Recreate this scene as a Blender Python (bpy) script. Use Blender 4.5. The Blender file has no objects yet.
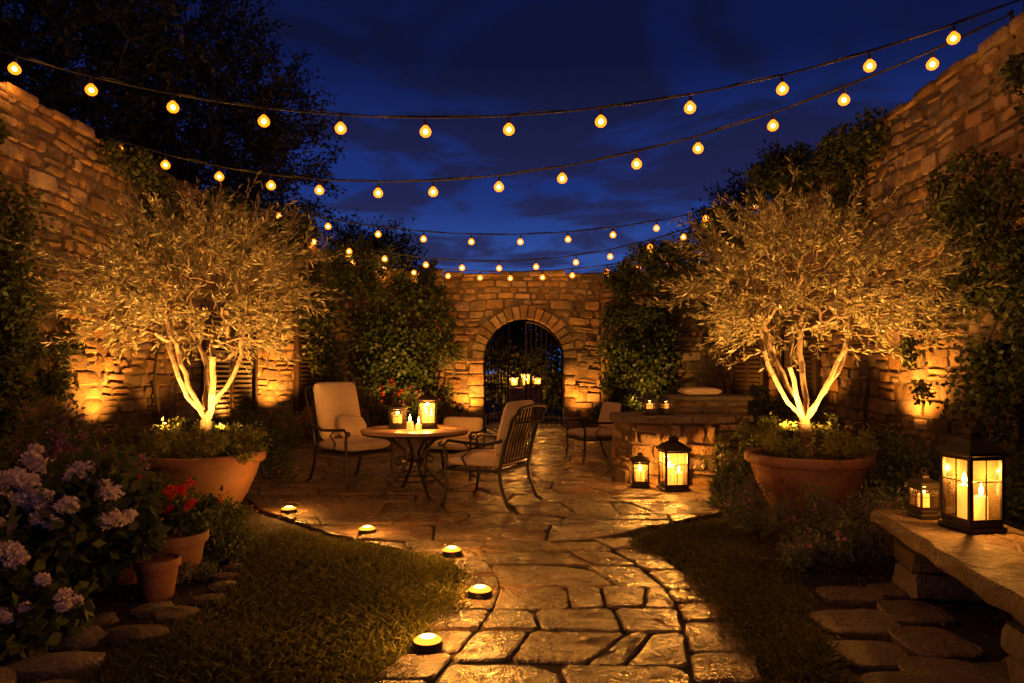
import bpy, math, random
import numpy as np
from mathutils import Vector, Matrix
random.seed(7); rng=np.random.default_rng(7)
R=random.uniform
scene=bpy.context.scene
COL=scene.collection
# ------------------------------------------------------------ materials
def nodes_of(name):
    m=bpy.data.materials.new(name); m.use_nodes=True
    nt=m.node_tree; nt.nodes.clear()
    out=nt.nodes.new('ShaderNodeOutputMaterial')
    return m,nt,out
def mk(name,c1,c2,rough=(.6,.9),scale=6,bump=.4,bscale=40,island=.5,metal=0,spec=.5,bdist=.02,stain=None):
    m,nt,out=nodes_of(name); N=nt.nodes.new; L=nt.links.new
    p=N('ShaderNodeBsdfPrincipled'); L(p.outputs[0],out.inputs[0])
    tc=N('ShaderNodeTexCoord')
    n=N('ShaderNodeTexNoise'); n.inputs['Scale'].default_value=scale; n.inputs['Detail'].default_value=6; n.inputs['Roughness'].default_value=.65
    L(tc.outputs['Object'],n.inputs['Vector'])
    r=N('ShaderNodeMapRange'); r.inputs[1].default_value=.3; r.inputs[2].default_value=.7
    L(n.outputs['Fac'],r.inputs[0])
    mx=N('ShaderNodeMix'); mx.data_type='RGBA'; mx.inputs[6].default_value=(*c1,1); mx.inputs[7].default_value=(*c2,1)
    L(r.outputs[0],mx.inputs[0]); col=mx.outputs[2]
    if stain:
        n3=N('ShaderNodeTexNoise'); n3.inputs['Scale'].default_value=.9; n3.inputs['Detail'].default_value=8
        L(tc.outputs['Object'],n3.inputs['Vector'])
        r3=N('ShaderNodeMapRange'); r3.inputs[1].default_value=.46; r3.inputs[2].default_value=.66
        L(n3.outputs['Fac'],r3.inputs[0])
        m3=N('ShaderNodeMix'); m3.data_type='RGBA'; m3.inputs[7].default_value=(*stain,1)
        L(r3.outputs[0],m3.inputs[0]); L(col,m3.inputs[6]); col=m3.outputs[2]
    if island:
        g=N('ShaderNodeNewGeometry')
        r2=N('ShaderNodeMapRange'); r2.inputs[3].default_value=1-island; r2.inputs[4].default_value=1+island*.5
        L(g.outputs['Random Per Island'],r2.inputs[0])
        hs=N('ShaderNodeHueSaturation'); L(r2.outputs[0],hs.inputs['Value']); L(col,hs.inputs['Color'])
        r4=N('ShaderNodeMath'); r4.operation='MULTIPLY_ADD'
        fr=N('ShaderNodeMath'); fr.operation='FRACT'; mu=N('ShaderNodeMath'); mu.operation='MULTIPLY'; mu.inputs[1].default_value=17.3
        L(g.outputs['Random Per Island'],mu.inputs[0]); L(mu.outputs[0],fr.inputs[0]); L(fr.outputs[0],r4.inputs[0])
        r4.inputs[1].default_value=.5; r4.inputs[2].default_value=.75; L(r4.outputs[0],hs.inputs['Saturation'])
        col=hs.outputs[0]
    L(col,p.inputs['Base Color'])
    n2=N('ShaderNodeTexNoise'); n2.inputs['Scale'].default_value=bscale; n2.inputs['Detail'].default_value=5; n2.inputs['Roughness'].default_value=.7
    L(tc.outputs['Object'],n2.inputs['Vector'])
    rr=N('ShaderNodeMapRange'); rr.inputs[1].default_value=.35; rr.inputs[2].default_value=.65; rr.inputs[3].default_value=rough[0]; rr.inputs[4].default_value=rough[1]
    L(n.outputs['Fac'],rr.inputs[0]); L(rr.outputs[0],p.inputs['Roughness'])
    if bump:
        ad=N('ShaderNodeMath'); ad.operation='MULTIPLY_ADD'; ad.inputs[1].default_value=1.5
        L(n.outputs['Fac'],ad.inputs[0]); L(n2.outputs['Fac'],ad.inputs[2])
        b=N('ShaderNodeBump'); b.inputs['Strength'].default_value=bump; b.inputs['Distance'].default_value=bdist
        L(ad.outputs[0],b.inputs['Height']); L(b.outputs[0],p.inputs['Normal'])
    p.inputs['Metallic'].default_value=metal; p.inputs['Specular IOR Level'].default_value=spec
    return m
def leafmat(name,c1,c2,rough=.5,trans=.3,spec=.35):
    m,nt,out=nodes_of(name); N=nt.nodes.new; L=nt.links.new
    g=N('ShaderNodeNewGeometry')
    mx=N('ShaderNodeMix'); mx.data_type='RGBA'; mx.inputs[6].default_value=(*c1,1); mx.inputs[7].default_value=(*c2,1)
    L(g.outputs['Random Per Island'],mx.inputs[0])
    p=N('ShaderNodeBsdfPrincipled'); p.inputs['Roughness'].default_value=rough; p.inputs['Specular IOR Level'].default_value=spec
    t=N('ShaderNodeBsdfTranslucent'); ms=N('ShaderNodeMixShader'); ms.inputs[0].default_value=trans
    L(mx.outputs[2],p.inputs['Base Color']); L(mx.outputs[2],t.inputs[0])
    L(p.outputs[0],ms.inputs[1]); L(t.outputs[0],ms.inputs[2]); L(ms.outputs[0],out.inputs[0])
    return m
def emis(name,c,s,transp=0,sample=True):
    m,nt,out=nodes_of(name); N=nt.nodes.new; L=nt.links.new
    e=N('ShaderNodeEmission'); e.inputs[0].default_value=(*c,1); e.inputs[1].default_value=s
    if transp:
        t=N('ShaderNodeBsdfTransparent'); ms=N('ShaderNodeMixShader'); ms.inputs[0].default_value=1-transp
        L(t.outputs[0],ms.inputs[1]); L(e.outputs[0],ms.inputs[2]); L(ms.outputs[0],out.inputs[0])
    else: L(e.outputs[0],out.inputs[0])
    if not sample: m.cycles.emission_sampling='NONE'
    return m
def glassmat():
    m,nt,out=nodes_of('lantern_glass'); N=nt.nodes.new; L=nt.links.new
    t=N('ShaderNodeBsdfTransparent'); t.inputs[0].default_value=(.95,.9,.8,1)
    g=N('ShaderNodeBsdfGlossy'); g.inputs['Roughness'].default_value=.12
    d=N('ShaderNodeBsdfTranslucent'); d.inputs[0].default_value=(.9,.7,.42,1)
    ms=N('ShaderNodeMixShader'); ms.inputs[0].default_value=.06
    m2=N('ShaderNodeMixShader'); m2.inputs[0].default_value=.045
    L(t.outputs[0],ms.inputs[1]); L(g.outputs[0],ms.inputs[2]); L(ms.outputs[0],m2.inputs[1]); L(d.outputs[0],m2.inputs[2]); L(m2.outputs[0],out.inputs[0]); return m
def waxmat():
    m,nt,out=nodes_of('candle_wax'); N=nt.nodes.new; L=nt.links.new
    p=N('ShaderNodeBsdfPrincipled'); p.inputs['Base Color'].default_value=(.8,.6,.35,1)
    p.inputs['Emission Color'].default_value=(1,.27,.03,1); p.inputs['Emission Strength'].default_value=2.0  # emission stands in for flame light glowing through the wax
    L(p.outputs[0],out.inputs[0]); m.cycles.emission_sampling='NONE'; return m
M={}
M['stone']=mk('limestone_wall',(.40,.26,.145),(.21,.135,.075),(.75,.95),5,1,26,.6,bdist=.045,stain=(.12,.08,.05))
M['mortar']=mk('wall_mortar',(.14,.095,.06),(.085,.06,.038),(.9,1),6,.8,40,0)
M['flag']=mk('wet_flagstone',(.245,.15,.088),(.115,.072,.045),(.10,.40),3.6,1,18,.55,spec=.9,bdist=.05,stain=(.10,.066,.044))
M['slab']=mk('bench_stone',(.28,.20,.125),(.13,.095,.065),(.25,.7),4,1,22,.3,bdist=.05,stain=(.12,.085,.055))
M['soil']=mk('dark_soil',(.035,.024,.015),(.06,.04,.025),(.8,1),5,1,60,0,bdist=.04)
M['turf']=mk('turf',(.035,.035,.013),(.055,.045,.018),(.8,1),8,1,90,0,bdist=.03)
M['terra']=mk('terracotta',(.38,.145,.065),(.20,.085,.045),(.6,.9),4,.6,40,0,bdist=.012,stain=(.24,.14,.085))
M['iron']=mk('black_iron',(.018,.014,.012),(.03,.022,.017),(.35,.55),10,.2,80,0,metal=.6,bdist=.004)
M['wood']=mk('dark_wood',(.05,.028,.014),(.025,.014,.008),(.5,.7),9,.4,60,.3,bdist=.006)
M['table']=mk('table_top_stone',(.34,.20,.11),(.22,.13,.075),(.25,.45),9,.2,60,0,bdist=.004)
M['cush']=mk('cream_fabric',(.55,.42,.28),(.46,.35,.23),(.85,.95),3,.4,120,0,bdist=.01,spec=.2)
M['bark']=mk('olive_bark',(.34,.23,.13),(.16,.105,.06),(.8,.95),14,1,60,0,bdist=.02)
M['darkbark']=mk('dark_bark',(.06,.045,.03),(.03,.022,.015),(.8,.95),10,.8,50,0,bdist=.02)
M['cable']=mk('cable_rubber',(.012,.011,.011),(.02,.018,.016),(.4,.6),20,0,60,0)
M['glass']=glassmat(); M['wax']=waxmat()
M['flame']=emis('candle_flame',(1,.5,.12),30,0,False)
M['core']=emis('bulb_filament',(1,.55,.16),34,0,False)
M['globe']=emis('bulb_glass',(1,.19,.006),3.6,.3,False)
M['lens']=emis('lamp_lens',(1,.26,.02),3.4,0,False)
M['hot']=emis('lamp_hot_spot',(1,.52,.14),12,0,False)
M['olive']=leafmat('olive_leaf',(.18,.165,.075),(.44,.36,.18),.42,.3)
M['ivy']=leafmat('ivy_leaf',(.03,.046,.012),(.078,.088,.024))
M['shrub']=leafmat('shrub_leaf',(.045,.075,.018),(.11,.13,.035))
M['herb']=leafmat('herb_leaf',(.09,.12,.05),(.18,.19,.10))
M['lime']=leafmat('lime_leaf',(.12,.15,.03),(.22,.22,.05))
M['dark']=leafmat('dark_leaf',(.02,.026,.011),(.042,.042,.018))
M['grass']=leafmat('grass_blade',(.07,.085,.016),(.17,.145,.038),.6,.3)
M['white']=leafmat('white_petal',(.85,.76,.70),(.75,.58,.54),.6,.3)
M['red']=leafmat('red_petal',(.7,.03,.02),(.55,.015,.02),.6,.3)
M['purple']=leafmat('purple_petal',(.30,.08,.45),(.45,.13,.38),.6,.3)
M['pink']=leafmat('pink_petal',(.65,.22,.27),(.55,.12,.17),.6,.3)
# ------------------------------------------------------------ mesh builder
class MB:
    def __init__(s): s.v=[]; s.f=[]; s.m=[]; s.mi=0
    def add(s,vs,fs):
        o=len(s.v); s.v.extend([tuple(x) for x in vs])
        for f in fs: s.f.append([o+i for i in f]); s.m.append(s.mi)
    def box(s,c,d,rz=0,bev=0,jit=0,rot=None):
        x,y,z=[k/2 for k in d]
        if not bev:
            vs=[(a*x,b*y,e*z) for a in(-1,1) for b in(-1,1) for e in(-1,1)]
            fs=[(0,1,3,2),(4,6,7,5),(0,4,5,1),(2,3,7,6),(0,2,6,4),(1,5,7,3)]
        else:
            b=min(bev,x*.9,y*.9,z*.9); vs=[];fs=[]
            rings=[(-z,x-b,y-b),(-z+b,x,y),(z-b,x,y),(z,x-b,y-b)]
            def ring(zz,X,Y,k):
                q=b if k in(1,2) else b*.5
                return [(X-q,-Y,zz),(X,-Y+q,zz),(X,Y-q,zz),(X-q,Y,zz),(-X+q,Y,zz),(-X,Y-q,zz),(-X,-Y+q,zz),(-X+q,-Y,zz)]
            for k,(zz,X,Y) in enumerate(rings): vs+=ring(zz,X,Y,k)
            for k in range(3):
                for i in range(8): fs.append((k*8+i,k*8+(i+1)%8,k*8+8+(i+1)%8,k*8+8+i))
            fs.append(tuple(range(7,-1,-1))); fs.append(tuple(range(24,32)))
        mt=Matrix.Translation(c)@(rot if rot else Matrix.Rotation(rz,4,'Z'))
        s.add([mt@Vector((a+R(-jit,jit),b2+R(-jit,jit),e+R(-jit,jit))) for a,b2,e in vs],fs)
    def tube(s,pts,r,n=8,cap=True):
        pts=[Vector(p) for p in pts]; rs=r if isinstance(r,(list,tuple)) else [r]*len(pts)
        vs=[];fs=[];prev=None
        for i,p in enumerate(pts):
            t=(pts[min(i+1,len(pts)-1)]-pts[max(i-1,0)])
            if t.length<1e-7: t=Vector((0,0,1))
            t.normalize()
            if prev is None:
                a=Vector((0,0,1)) if abs(t.z)<.9 else Vector((1,0,0)); u=t.cross(a).normalized()
            else:
                u=(prev-t*prev.dot(t)); u=u.normalized() if u.length>1e-6 else t.orthogonal().normalized()
            prev=u; w=t.cross(u)
            for k in range(n):
                a=2*math.pi*k/n; vs.append(p+(u*math.cos(a)+w*math.sin(a))*rs[i])
        for i in range(len(pts)-1):
            for k in range(n): fs.append((i*n+k,i*n+(k+1)%n,(i+1)*n+(k+1)%n,(i+1)*n+k))
        if cap: fs.append(tuple(range(n-1,-1,-1))); fs.append(tuple(range((len(pts)-1)*n,len(pts)*n)))
        s.add(vs,fs)
    def lathe(s,prof,c=(0,0,0),n=40,wob=0):
        vs=[];fs=[]
        for r,z in prof:
            for k in range(n):
                a=2*math.pi*k/n; q=r*(1+wob*math.sin(a*3+z*4)); vs.append((c[0]+q*math.cos(a),c[1]+q*math.sin(a),c[2]+z))
        for i in range(len(prof)-1):
            for k in range(n): fs.append((i*n+k,i*n+(k+1)%n,(i+1)*n+(k+1)%n,(i+1)*n+k))
        s.add(vs,fs)
    def obj(s,name,mats,smooth=True,angle=40):
        me=bpy.data.meshes.new(name); me.from_pydata(s.v,[],s.f)
        if not isinstance(mats,(list,tuple)): mats=[mats]
        for m in mats: me.materials.append(m)
        if len(mats)>1: me.polygons.foreach_set('material_index',s.m)
        if smooth:
            me.polygons.foreach_set('use_smooth',[True]*len(me.polygons))
            try: me.set_sharp_from_angle(angle=math.radians(angle))
            except Exception: pass
        me.update(); o=bpy.data.objects.new(name,me); COL.objects.link(o); return o
def empty(name,loc=(0,0,0),rz=0,kids=(),world=False,scale=1):
    e=bpy.data.objects.new(name,None); e.empty_display_size=.2; COL.objects.link(e)
    e.location=loc; e.rotation_euler=(0,0,rz); e.scale=(scale,)*3
    for k in kids:
        k.parent=e
        if world: k.matrix_parent_inverse=(Matrix.Translation(loc)@Matrix.Rotation(rz,4,'Z')@Matrix.Scale(scale,4)).inverted()
    return e
def arr_mesh(name,verts,nq,mat,smooth=False):
    me=bpy.data.meshes.new(name); me.vertices.add(4*nq); me.vertices.foreach_set('co',verts.astype(np.float32).ravel())
    me.loops.add(4*nq); me.loops.foreach_set('vertex_index',np.arange(4*nq,dtype=np.int32))
    me.polygons.add(nq); me.polygons.foreach_set('loop_start',np.arange(0,4*nq,4,dtype=np.int32))
    me.polygons.foreach_set('loop_total',np.full(nq,4,dtype=np.int32))
    me.materials.append(mat); me.update(calc_edges=True); me.validate()
    o=bpy.data.objects.new(name,me); COL.objects.link(o); return o
def unit(a): return a/np.maximum(np.linalg.norm(a,axis=1,keepdims=True),1e-9)
def leaves(name,pos,ln,wd,mat,dirs=None,spread=1.0,droop=0):
    n=len(pos); d=rng.normal(size=(n,3))*spread
    if dirs is not None: d=d+dirs
    d[:,2]-=droop; d=unit(d); w=unit(np.cross(d,rng.normal(size=(n,3)))); nn=np.cross(d,w)
    l=(ln*rng.uniform(.6,1.3,n))[:,None]; ww=(wd*rng.uniform(.7,1.2,n))[:,None]
    V=np.empty((n,4,3)); V[:,0]=pos; V[:,1]=pos+d*l*.45+w*ww*.5+nn*ww*.18; V[:,2]=pos+d*l; V[:,3]=pos+d*l*.45-w*ww*.5+nn*ww*.18
    return arr_mesh(name,V.reshape(-1,3),n,mat)
def clumps(c,r,n,k,cs=.35):
    c=np.array(c,float); r=np.array(r,float)
    q=unit(rng.normal(size=(k,3)))*(rng.uniform(0,1,(k,1))**.45); q=c+q*r
    idx=rng.integers(0,k,n); s=cs*min(r.max(),max(r.mean(),.05))*rng.uniform(.5,1.2,k)
    d=unit(rng.normal(size=(n,3)))*rng.uniform(.3,1,(n,1))
    p=q[idx]+d*s[idx][:,None]
    p[:,2]=np.maximum(p[:,2],.02); return p,d
# ------------------------------------------------------------ lights
AMB=(1.0,.36,.045); CND=(1.0,.38,.055)
def point(name,loc,e,col=CND,rad=.03):
    l=bpy.data.lights.new(name,'POINT'); l.energy=e; l.color=col; l.shadow_soft_size=rad
    o=bpy.data.objects.new(name,l); o.location=loc; COL.objects.link(o); return o
def spot(name,loc,tgt,e,ang,col=AMB,blend=.6,rad=.04):
    l=bpy.data.lights.new(name,'SPOT'); l.energy=e; l.color=col; l.spot_size=math.radians(ang); l.spot_blend=blend; l.shadow_soft_size=rad
    o=bpy.data.objects.new(name,l); o.location=loc; COL.objects.link(o)
    o.rotation_euler=(Vector(tgt)-Vector(loc)).to_track_quat('-Z','Y').to_euler(); return o
def uplight(loc,tgt,e,ang,col=AMB,blend=1.0):
    d=(Vector(tgt)-Vector(loc)).normalized(); L=Vector(loc)
    mb=MB(); mb.tube([L-d*.08,L-d*.07,L-d*.01],[.02,.032,.036],12,False); mb.tube([(L.x,L.y,max(0,L.z-.6)),L-d*.08],.010,6)
    a=mb.obj('housing',M['iron'])
    mb=MB(); mb.tube([L-d*.02,L-d*.018],.03,12); b=mb.obj('lens',M['hot'])
    s=spot('spot_lamp',tuple(L+d*.03),tgt,e,ang,col,blend)
    return empty('garden_uplight',loc,0,[a,b,s],True)
# ------------------------------------------------------------ stone work
def stone_face(mb,o,u,L,H,n,skip=None,course=(.10,.26),wid=(.14,.50),prot=.03,gap=.014):
    o=Vector(o);u=Vector(u).normalized();n=Vector(n).normalized(); z=0; Hm=H if not callable(H) else max(H(0),H(L))
    A1,A2=R(0,6),R(0,6)
    wav=lambda x,zz: (.022*math.sin(x*1.7+A1+zz*.7)+.012*math.sin(x*4.1+A2+zz))*min(1,zz*4)
    while z<Hm-.02:
        h=R(*course); 
        if z+h>Hm-.08: h=Hm-z
        x=-R(0,.3)
        while x<L:
            w=R(*wid)*(1.0 if h<.19 else 1.15); x0,x1=max(0,x),min(L,x+w)
            if L-x1<.1: x1=L; w=L-x+.01
            x+=w
            if x1-x0<.05: continue
            z1=z+h
            if callable(H):
                hh=H((x0+x1)/2)
                if z>hh-.05: continue
                z1=min(z1,hh)
            parts=[(z,z1)]
            if h>.17 and random.random()<.3: mz=z+h*R(.35,.65); parts=[(z,mz),(mz,z1)]
            for a,b in parts:
                if skip and skip((x0+x1)/2,(a+b)/2,(x1-x0)/2,(b-a)/2): continue
                P=prot*R(.3,1.8); g=gap/2*R(.7,1.6)
                us=[x0+g,x0+g+.02,(x0*.6+x1*.4),(x0*.35+x1*.65),x1-g-.02,x1-g]; vs_=[a+g,a+g+.018,(a+b)/2,b-g-.018,b-g]
                cj=[R(-.018,.018) for _ in range(4)]; vs=[];tilt=R(-.014,.014);tv=R(-.016,.016)
                rc=R(.006,.022)
                for j,vz in enumerate(vs_):
                    for i,ux in enumerate(us):
                        e=(i in(0,5)) or (j in(0,4)); dd=-.012 if e else P+R(-.009,.009)+tilt*(i-2.5)*.6+tv*(j-2)*.5
                        if (i in(1,4)) and (j in(1,3)): dd-=R(0,.018)
                        fu=i/5; fz=j/4
                        du=(cj[0]*(1-fz)+cj[1]*fz)*.6; dz=(cj[2]*(1-fu)+cj[3]*fu)*.7
                        if i in(0,1) and j in(0,1,3,4): du+=rc
                        if i in(4,5) and j in(0,1,3,4): du-=rc
                        if j in(0,1) and i in(0,5): dz+=rc
                        if j in(3,4) and i in(0,5): dz-=rc
                        vs.append(o+u*(ux+du+R(-.004,.004))+Vector((0,0,vz+dz+wav(ux,vz)+R(-.003,.003)))+n*dd)
                fs=[]
                for j in range(4):
                    for i in range(5): q=j*6+i; fs.append((q,q+1,q+7,q+6))
                if (u.cross(Vector((0,0,1)))).dot(n)<0: fs=[f[::-1] for f in fs]
                mb.add(vs,fs)
        z+=h
def coping(mb,o,u,L,H,n,th=.09,dep=.62):
    o=Vector(o);u=Vector(u).normalized();n=Vector(n).normalized();x=0
    while x<L-.01:
        w=min(R(.25,.6),L-x); 
        if L-x-w<.15: w=L-x
        h=H(x+w/2) if callable(H) else H; t=th*R(.7,1.7)
        c=o+u*(x+w/2)-n*(.25-R(-.02,.04))+Vector((0,0,h+t/2-.005))
        mb.box(c,(w-.01,dep*R(.95,1.05),t),math.atan2(u.y,u.x)+R(-.02,.02),.025,.012); x+=w
def wall(name,p0,p1,H0,H1,n,skip=None):
    p0=Vector((*p0,0));p1=Vector((*p1,0)); u=(p1-p0); L=u.length; u.normalize(); n=Vector((*n,0)).normalized()
    H=lambda x:H0+(H1-H0)*x/L
    mb=MB(); mb.mi=0; stone_face(mb,p0,u,L,H,n,skip); coping(mb,p0,u,L,H,n)
    mb.mi=1
    b=-n*.5; vs=[p0,p1,p1+b,p0+b]; vs=[v for v in vs]+[v+Vector((0,0,H0 if i in(0,3) else H1)) for i,v in enumerate(vs)]
    mb.add(vs,[(0,1,5,4),(1,2,6,5),(2,3,7,6),(3,0,4,7),(4,5,6,7)])
    return mb.obj(name,[M['stone'],M['mortar']],True,50)
wall('stone_wall',(-5.8,-1),(-5.8,12),4.6,4.6,(1,0))
wall('stone_wall',(-5.8,12),(-4.1,16),4.6,3.9,(.92,-.39))
wall('stone_wall',(5.05,-1),(5.72,12.6),5.1,5.1,(-1,.05))
wall('stone_wall',(5.72,12.6),(4.5,16.1),5.1,4.0,(-.945,-.33))
wall('stone_wall',(-4.1,16),(-1.6,16.55),3.75,3.62,(.21,-.98))
wall('stone_wall',(2.1,16.55),(4.5,16.1),3.62,3.8,(-.18,-.98))
AX,AR,AS=.28,.95,1.68
def arch_wall():
    mb=MB(); x0,x1,y,H=-1.6,2.1,16.55,3.62
    def skip(a,b,w,h):
        X=x0+a; dx=max(abs(X-AX)-w*.5,0)
        if b<AS: return abs(X-AX)-w*.75<AR+.2
        return math.hypot(max(abs(X-AX)-w*.4,0),b-h*.2-AS)<AR+.24
    stone_face(mb,(x0,y,0),(1,0,0),x1-x0,H,(0,-1,0),skip); coping(mb,(x0,y,0),(1,0,0),x1-x0,H,(0,-1,0))
    n=19
    for i in range(n):
        a0=math.pi*i/n+.012;a1=math.pi*(i+1)/n-.012; ro=AR+R(.25,.32)
        vs=[]
        for yy in(y-.06-R(0,.02),y+.45):
            for (r,a) in((AR,a0),(ro,a0),(ro,a1),(AR,a1)): vs.append((AX+r*math.cos(a),yy,AS+r*math.sin(a)))
        mb.add(vs,[(0,1,2,3),(7,6,5,4),(0,4,5,1),(1,5,6,2),(2,6,7,3),(3,7,4,0)])
    for sx in(-1,1):
        z=0
        while z<AS-.02:
            h=R(.2,.32); 
            if AS-z-h<.12: h=AS-z
            w=R(.25,.42); mb.box((AX+sx*(AR+w/2),y+.2,z+h/2),(w,.54+R(0,.03),h-.012),0,.02,.008); z+=h
    mb.mi=1
    seq=[(AX-AR-.02,0),(AX-AR-.02,AS)]+[(AX-(AR+.02)*math.cos(math.pi*i/16),AS+(AR+.02)*math.sin(math.pi*i/16)) for i in range(1,16)]+[(AX+AR+.02,AS),(AX+AR+.02,0)]
    for a,b in zip(seq[:-1],seq[1:]):
        if abs(a[0]-b[0])<1e-6: continue
        for yy in(y,y+.48): mb.add([(a[0],yy,a[1]),(b[0],yy,b[1]),(b[0],yy,H),(a[0],yy,H)],[(0,1,2,3)])
    for a,b in zip(seq[:-1],seq[1:]): mb.add([(a[0],y,a[1]),(b[0],y,b[1]),(b[0],y+.48,b[1]),(a[0],y+.48,a[1])],[(0,1,2,3)])
    for xa,xb in((x0,AX-AR-.02),(AX+AR+.02,x1)):
        for yy in(y,y+.48): mb.add([(xa,yy,0),(xb,yy,0),(xb,yy,H),(xa,yy,H)],[(0,1,2,3)])
    return mb.obj('arched_gateway_wall',[M['stone'],M['mortar']],True,50)
arch_wall()
def gate_leaf(hx,ang,sgn):
    mb=MB(); W=.92
    top=lambda x: AS+math.sqrt(max(AR*AR-(AR-x)**2,0.0)) -.06
    xs=[.03+i*(W-.04)/7 for i in range(8)]
    for i,x in enumerate(xs): mb.tube([(x,0,.06),(x,0,max(top(x),1.4))],.026 if i in(0,7) else .013,6)
    for z in(.12,.55,.95,1.05,1.62): mb.tube([(.03,0,z),(W,0,z)],.018,6)
    mb.tube([(x*.01*W+.03,0,max(top(x*.01*W+.03),1.4)) for x in range(0,97,6)],.024,6)
    for i in range(7):
        cx=(xs[i]+xs[i+1])/2; mb.tube([(cx+.05*math.cos(t),0,1.0+.05*math.sin(t)) for t in np.linspace(0,6.28,13)],.007,4)
    o=mb.obj('leaf',M['iron']); o.location=(hx,16.85,0); o.scale=(sgn,1,1); o.rotation_euler=(0,0,ang); return o
empty('iron_gate',(AX,16.85,0),0,[gate_leaf(AX-AR,math.radians(50),1),gate_leaf(AX+AR,math.radians(-12),-1)],True)
def shutter(c,ang,w,h,nm):
    mb=MB()
    for sx in(-1,1):
        mb.box((sx*w/4,0,0),(w/2-.02,.05,h),0,.008)
        for k in range(int(h/.09)): mb.box((sx*w/4,-.032,-h/2+.08+k*.09),(w/2-.12,.018,.05),0,0,0,Matrix.Rotation(.5,4,'X'))
    for sx in(-1,1): mb.box((sx*(w/2+.05),-.01,0),(.08,.12,h+.16),0,.01)
    mb.box((0,-.012,h/2+.06),(w+.26,.13,.1),0,.01); o=mb.obj(nm,M['wood']); o.location=c; o.rotation_euler=(0,0,ang); return o
angL=math.atan2(4,1.7); angR=math.atan2(3.5,-1.22)+math.pi
shutter((-5.25,13.05,1.25),angL,1.1,2.4,'wooden_door'); shutter((-4.35,15.2,1.3),angL,.9,2.3,'wooden_door')
shutter((4.93,14.6,1.35),angR,.9,1.5,'shuttered_window'); shutter((5.42,13.2,1.35),angR,.8,1.5,'shuttered_window')
# ------------------------------------------------------------ ground, lawn, paving
mb=MB()
mb.add([(-120,-120,-.004),(120,-120,-.004),(120,160,-.004),(-120,160,-.004)],[(0,1,2,3)]); mb.obj('ground',M['soil'],False)
def inpoly(P,poly):
    x,y=P[:,0],P[:,1]; ins=np.zeros(len(P),bool); n=len(poly)
    for i in range(n):
        x1,y1=poly[i];x2,y2=poly[(i+1)%n]
        c=((y1>y)!=(y2>y)); 
        if y1!=y2: ins^= c&(x<(x2-x1)*(y-y1)/(y2-y1)+x1)
    return ins
def clip(poly,a,b,c):
    out=[]
    for i in range(len(poly)):
        p=poly[i];q=poly[(i+1)%len(poly)]; dp=a*p[0]+b*p[1]-c; dq=a*q[0]+b*q[1]-c
        if dp<=0: out.append(p)
        if (dp<0)!=(dq<0) and abs(dp-dq)>1e-9:
            t=dp/(dp-dq); out.append((p[0]+t*(q[0]-p[0]),p[1]+t*(q[1]-p[1])))
    return out
def cliphull(poly,hull):
    for k in range(len(hull)):
        if len(poly)<3: return []
        p,q=hull[k],hull[(k+1)%len(hull)]; a,b=(q[1]-p[1]),-(q[0]-p[0]); poly=clip(poly,a,b,a*p[0]+b*p[1])
    return poly
def vor(sites,hull,gap):
    cells=[]; S=np.array(sites)
    for i,s in enumerate(S):
        d=((S-s)**2).sum(1); idx=np.argsort(d)[1:20]
        poly=[(s[0]-3,s[1]-3),(s[0]+3,s[1]-3),(s[0]+3,s[1]+3),(s[0]-3,s[1]+3)]
        for j in idx:
            q=S[j]; a,b=q-s; l=math.hypot(a,b); c=(a*(q[0]+s[0])+b*(q[1]+s[1]))/2-gap/2*l
            poly=clip(poly,a,b,c)
            if len(poly)<3: break
        poly=cliphull(poly,hull)
        if len(poly)>=3: cells.append(poly)
    return cells
def rows(x0,x1,y0,y1,rh,rw,gap,wob=.05,sk=.09):
    cells=[];y=y0
    mkline=lambda: (R(0,6),R(0,6),R(.5,1)*wob)
    ln=mkline()
    f=lambda L,x: L[2]*(math.sin(x*1.9+L[0])*.7+math.sin(x*4.3+L[1])*.35)
    while y<y1:
        h=R(*rh); l2=mkline(); x=x0-R(0,rw[0]); s0=R(-sk,sk)
        while x<x1:
            w=R(*rw); s1=R(-sk,sk); g=gap/2
            A=(x+g-s0/2,y+f(ln,x)+g);B=(x+w-g-s1/2,y+f(ln,x+w)+g);C=(x+w-g+s1/2,y+h+f(l2,x+w)-g);D=(x+g+s0/2,y+h+f(l2,x)-g)
            mid=lambda p,q,t:(p[0]+(q[0]-p[0])*t,p[1]+(q[1]-p[1])*t)
            r=random.random()
            if r<.2 and h>.3:
                t=R(.35,.65);u=t+R(-.12,.12); e=gap/2/h
                cells.append([A,B,mid(B,C,u-e),mid(A,D,t-e)]); cells.append([mid(A,D,t+e),mid(B,C,u+e),C,D])
            elif r<.32 and w>.5:
                t=R(.3,.7);u=t+R(-.25,.25); e=gap/2/w
                cells.append([A,mid(A,B,t-e),mid(D,C,u-e),D]); cells.append([mid(A,B,t+e),B,C,mid(D,C,u+e)])
            elif r<.6:
                k=R(.12,.25); cells.append([A,B,mid(B,C,1-k),mid(C,D,k),D])
            else: cells.append([A,B,C,D])
            x+=w; s0=s1
        y+=h; ln=l2
    return cells
def area(p): return .5*sum(p[i][0]*p[(i+1)%len(p)][1]-p[(i+1)%len(p)][0]*p[i][1] for i in range(len(p)))
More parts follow.
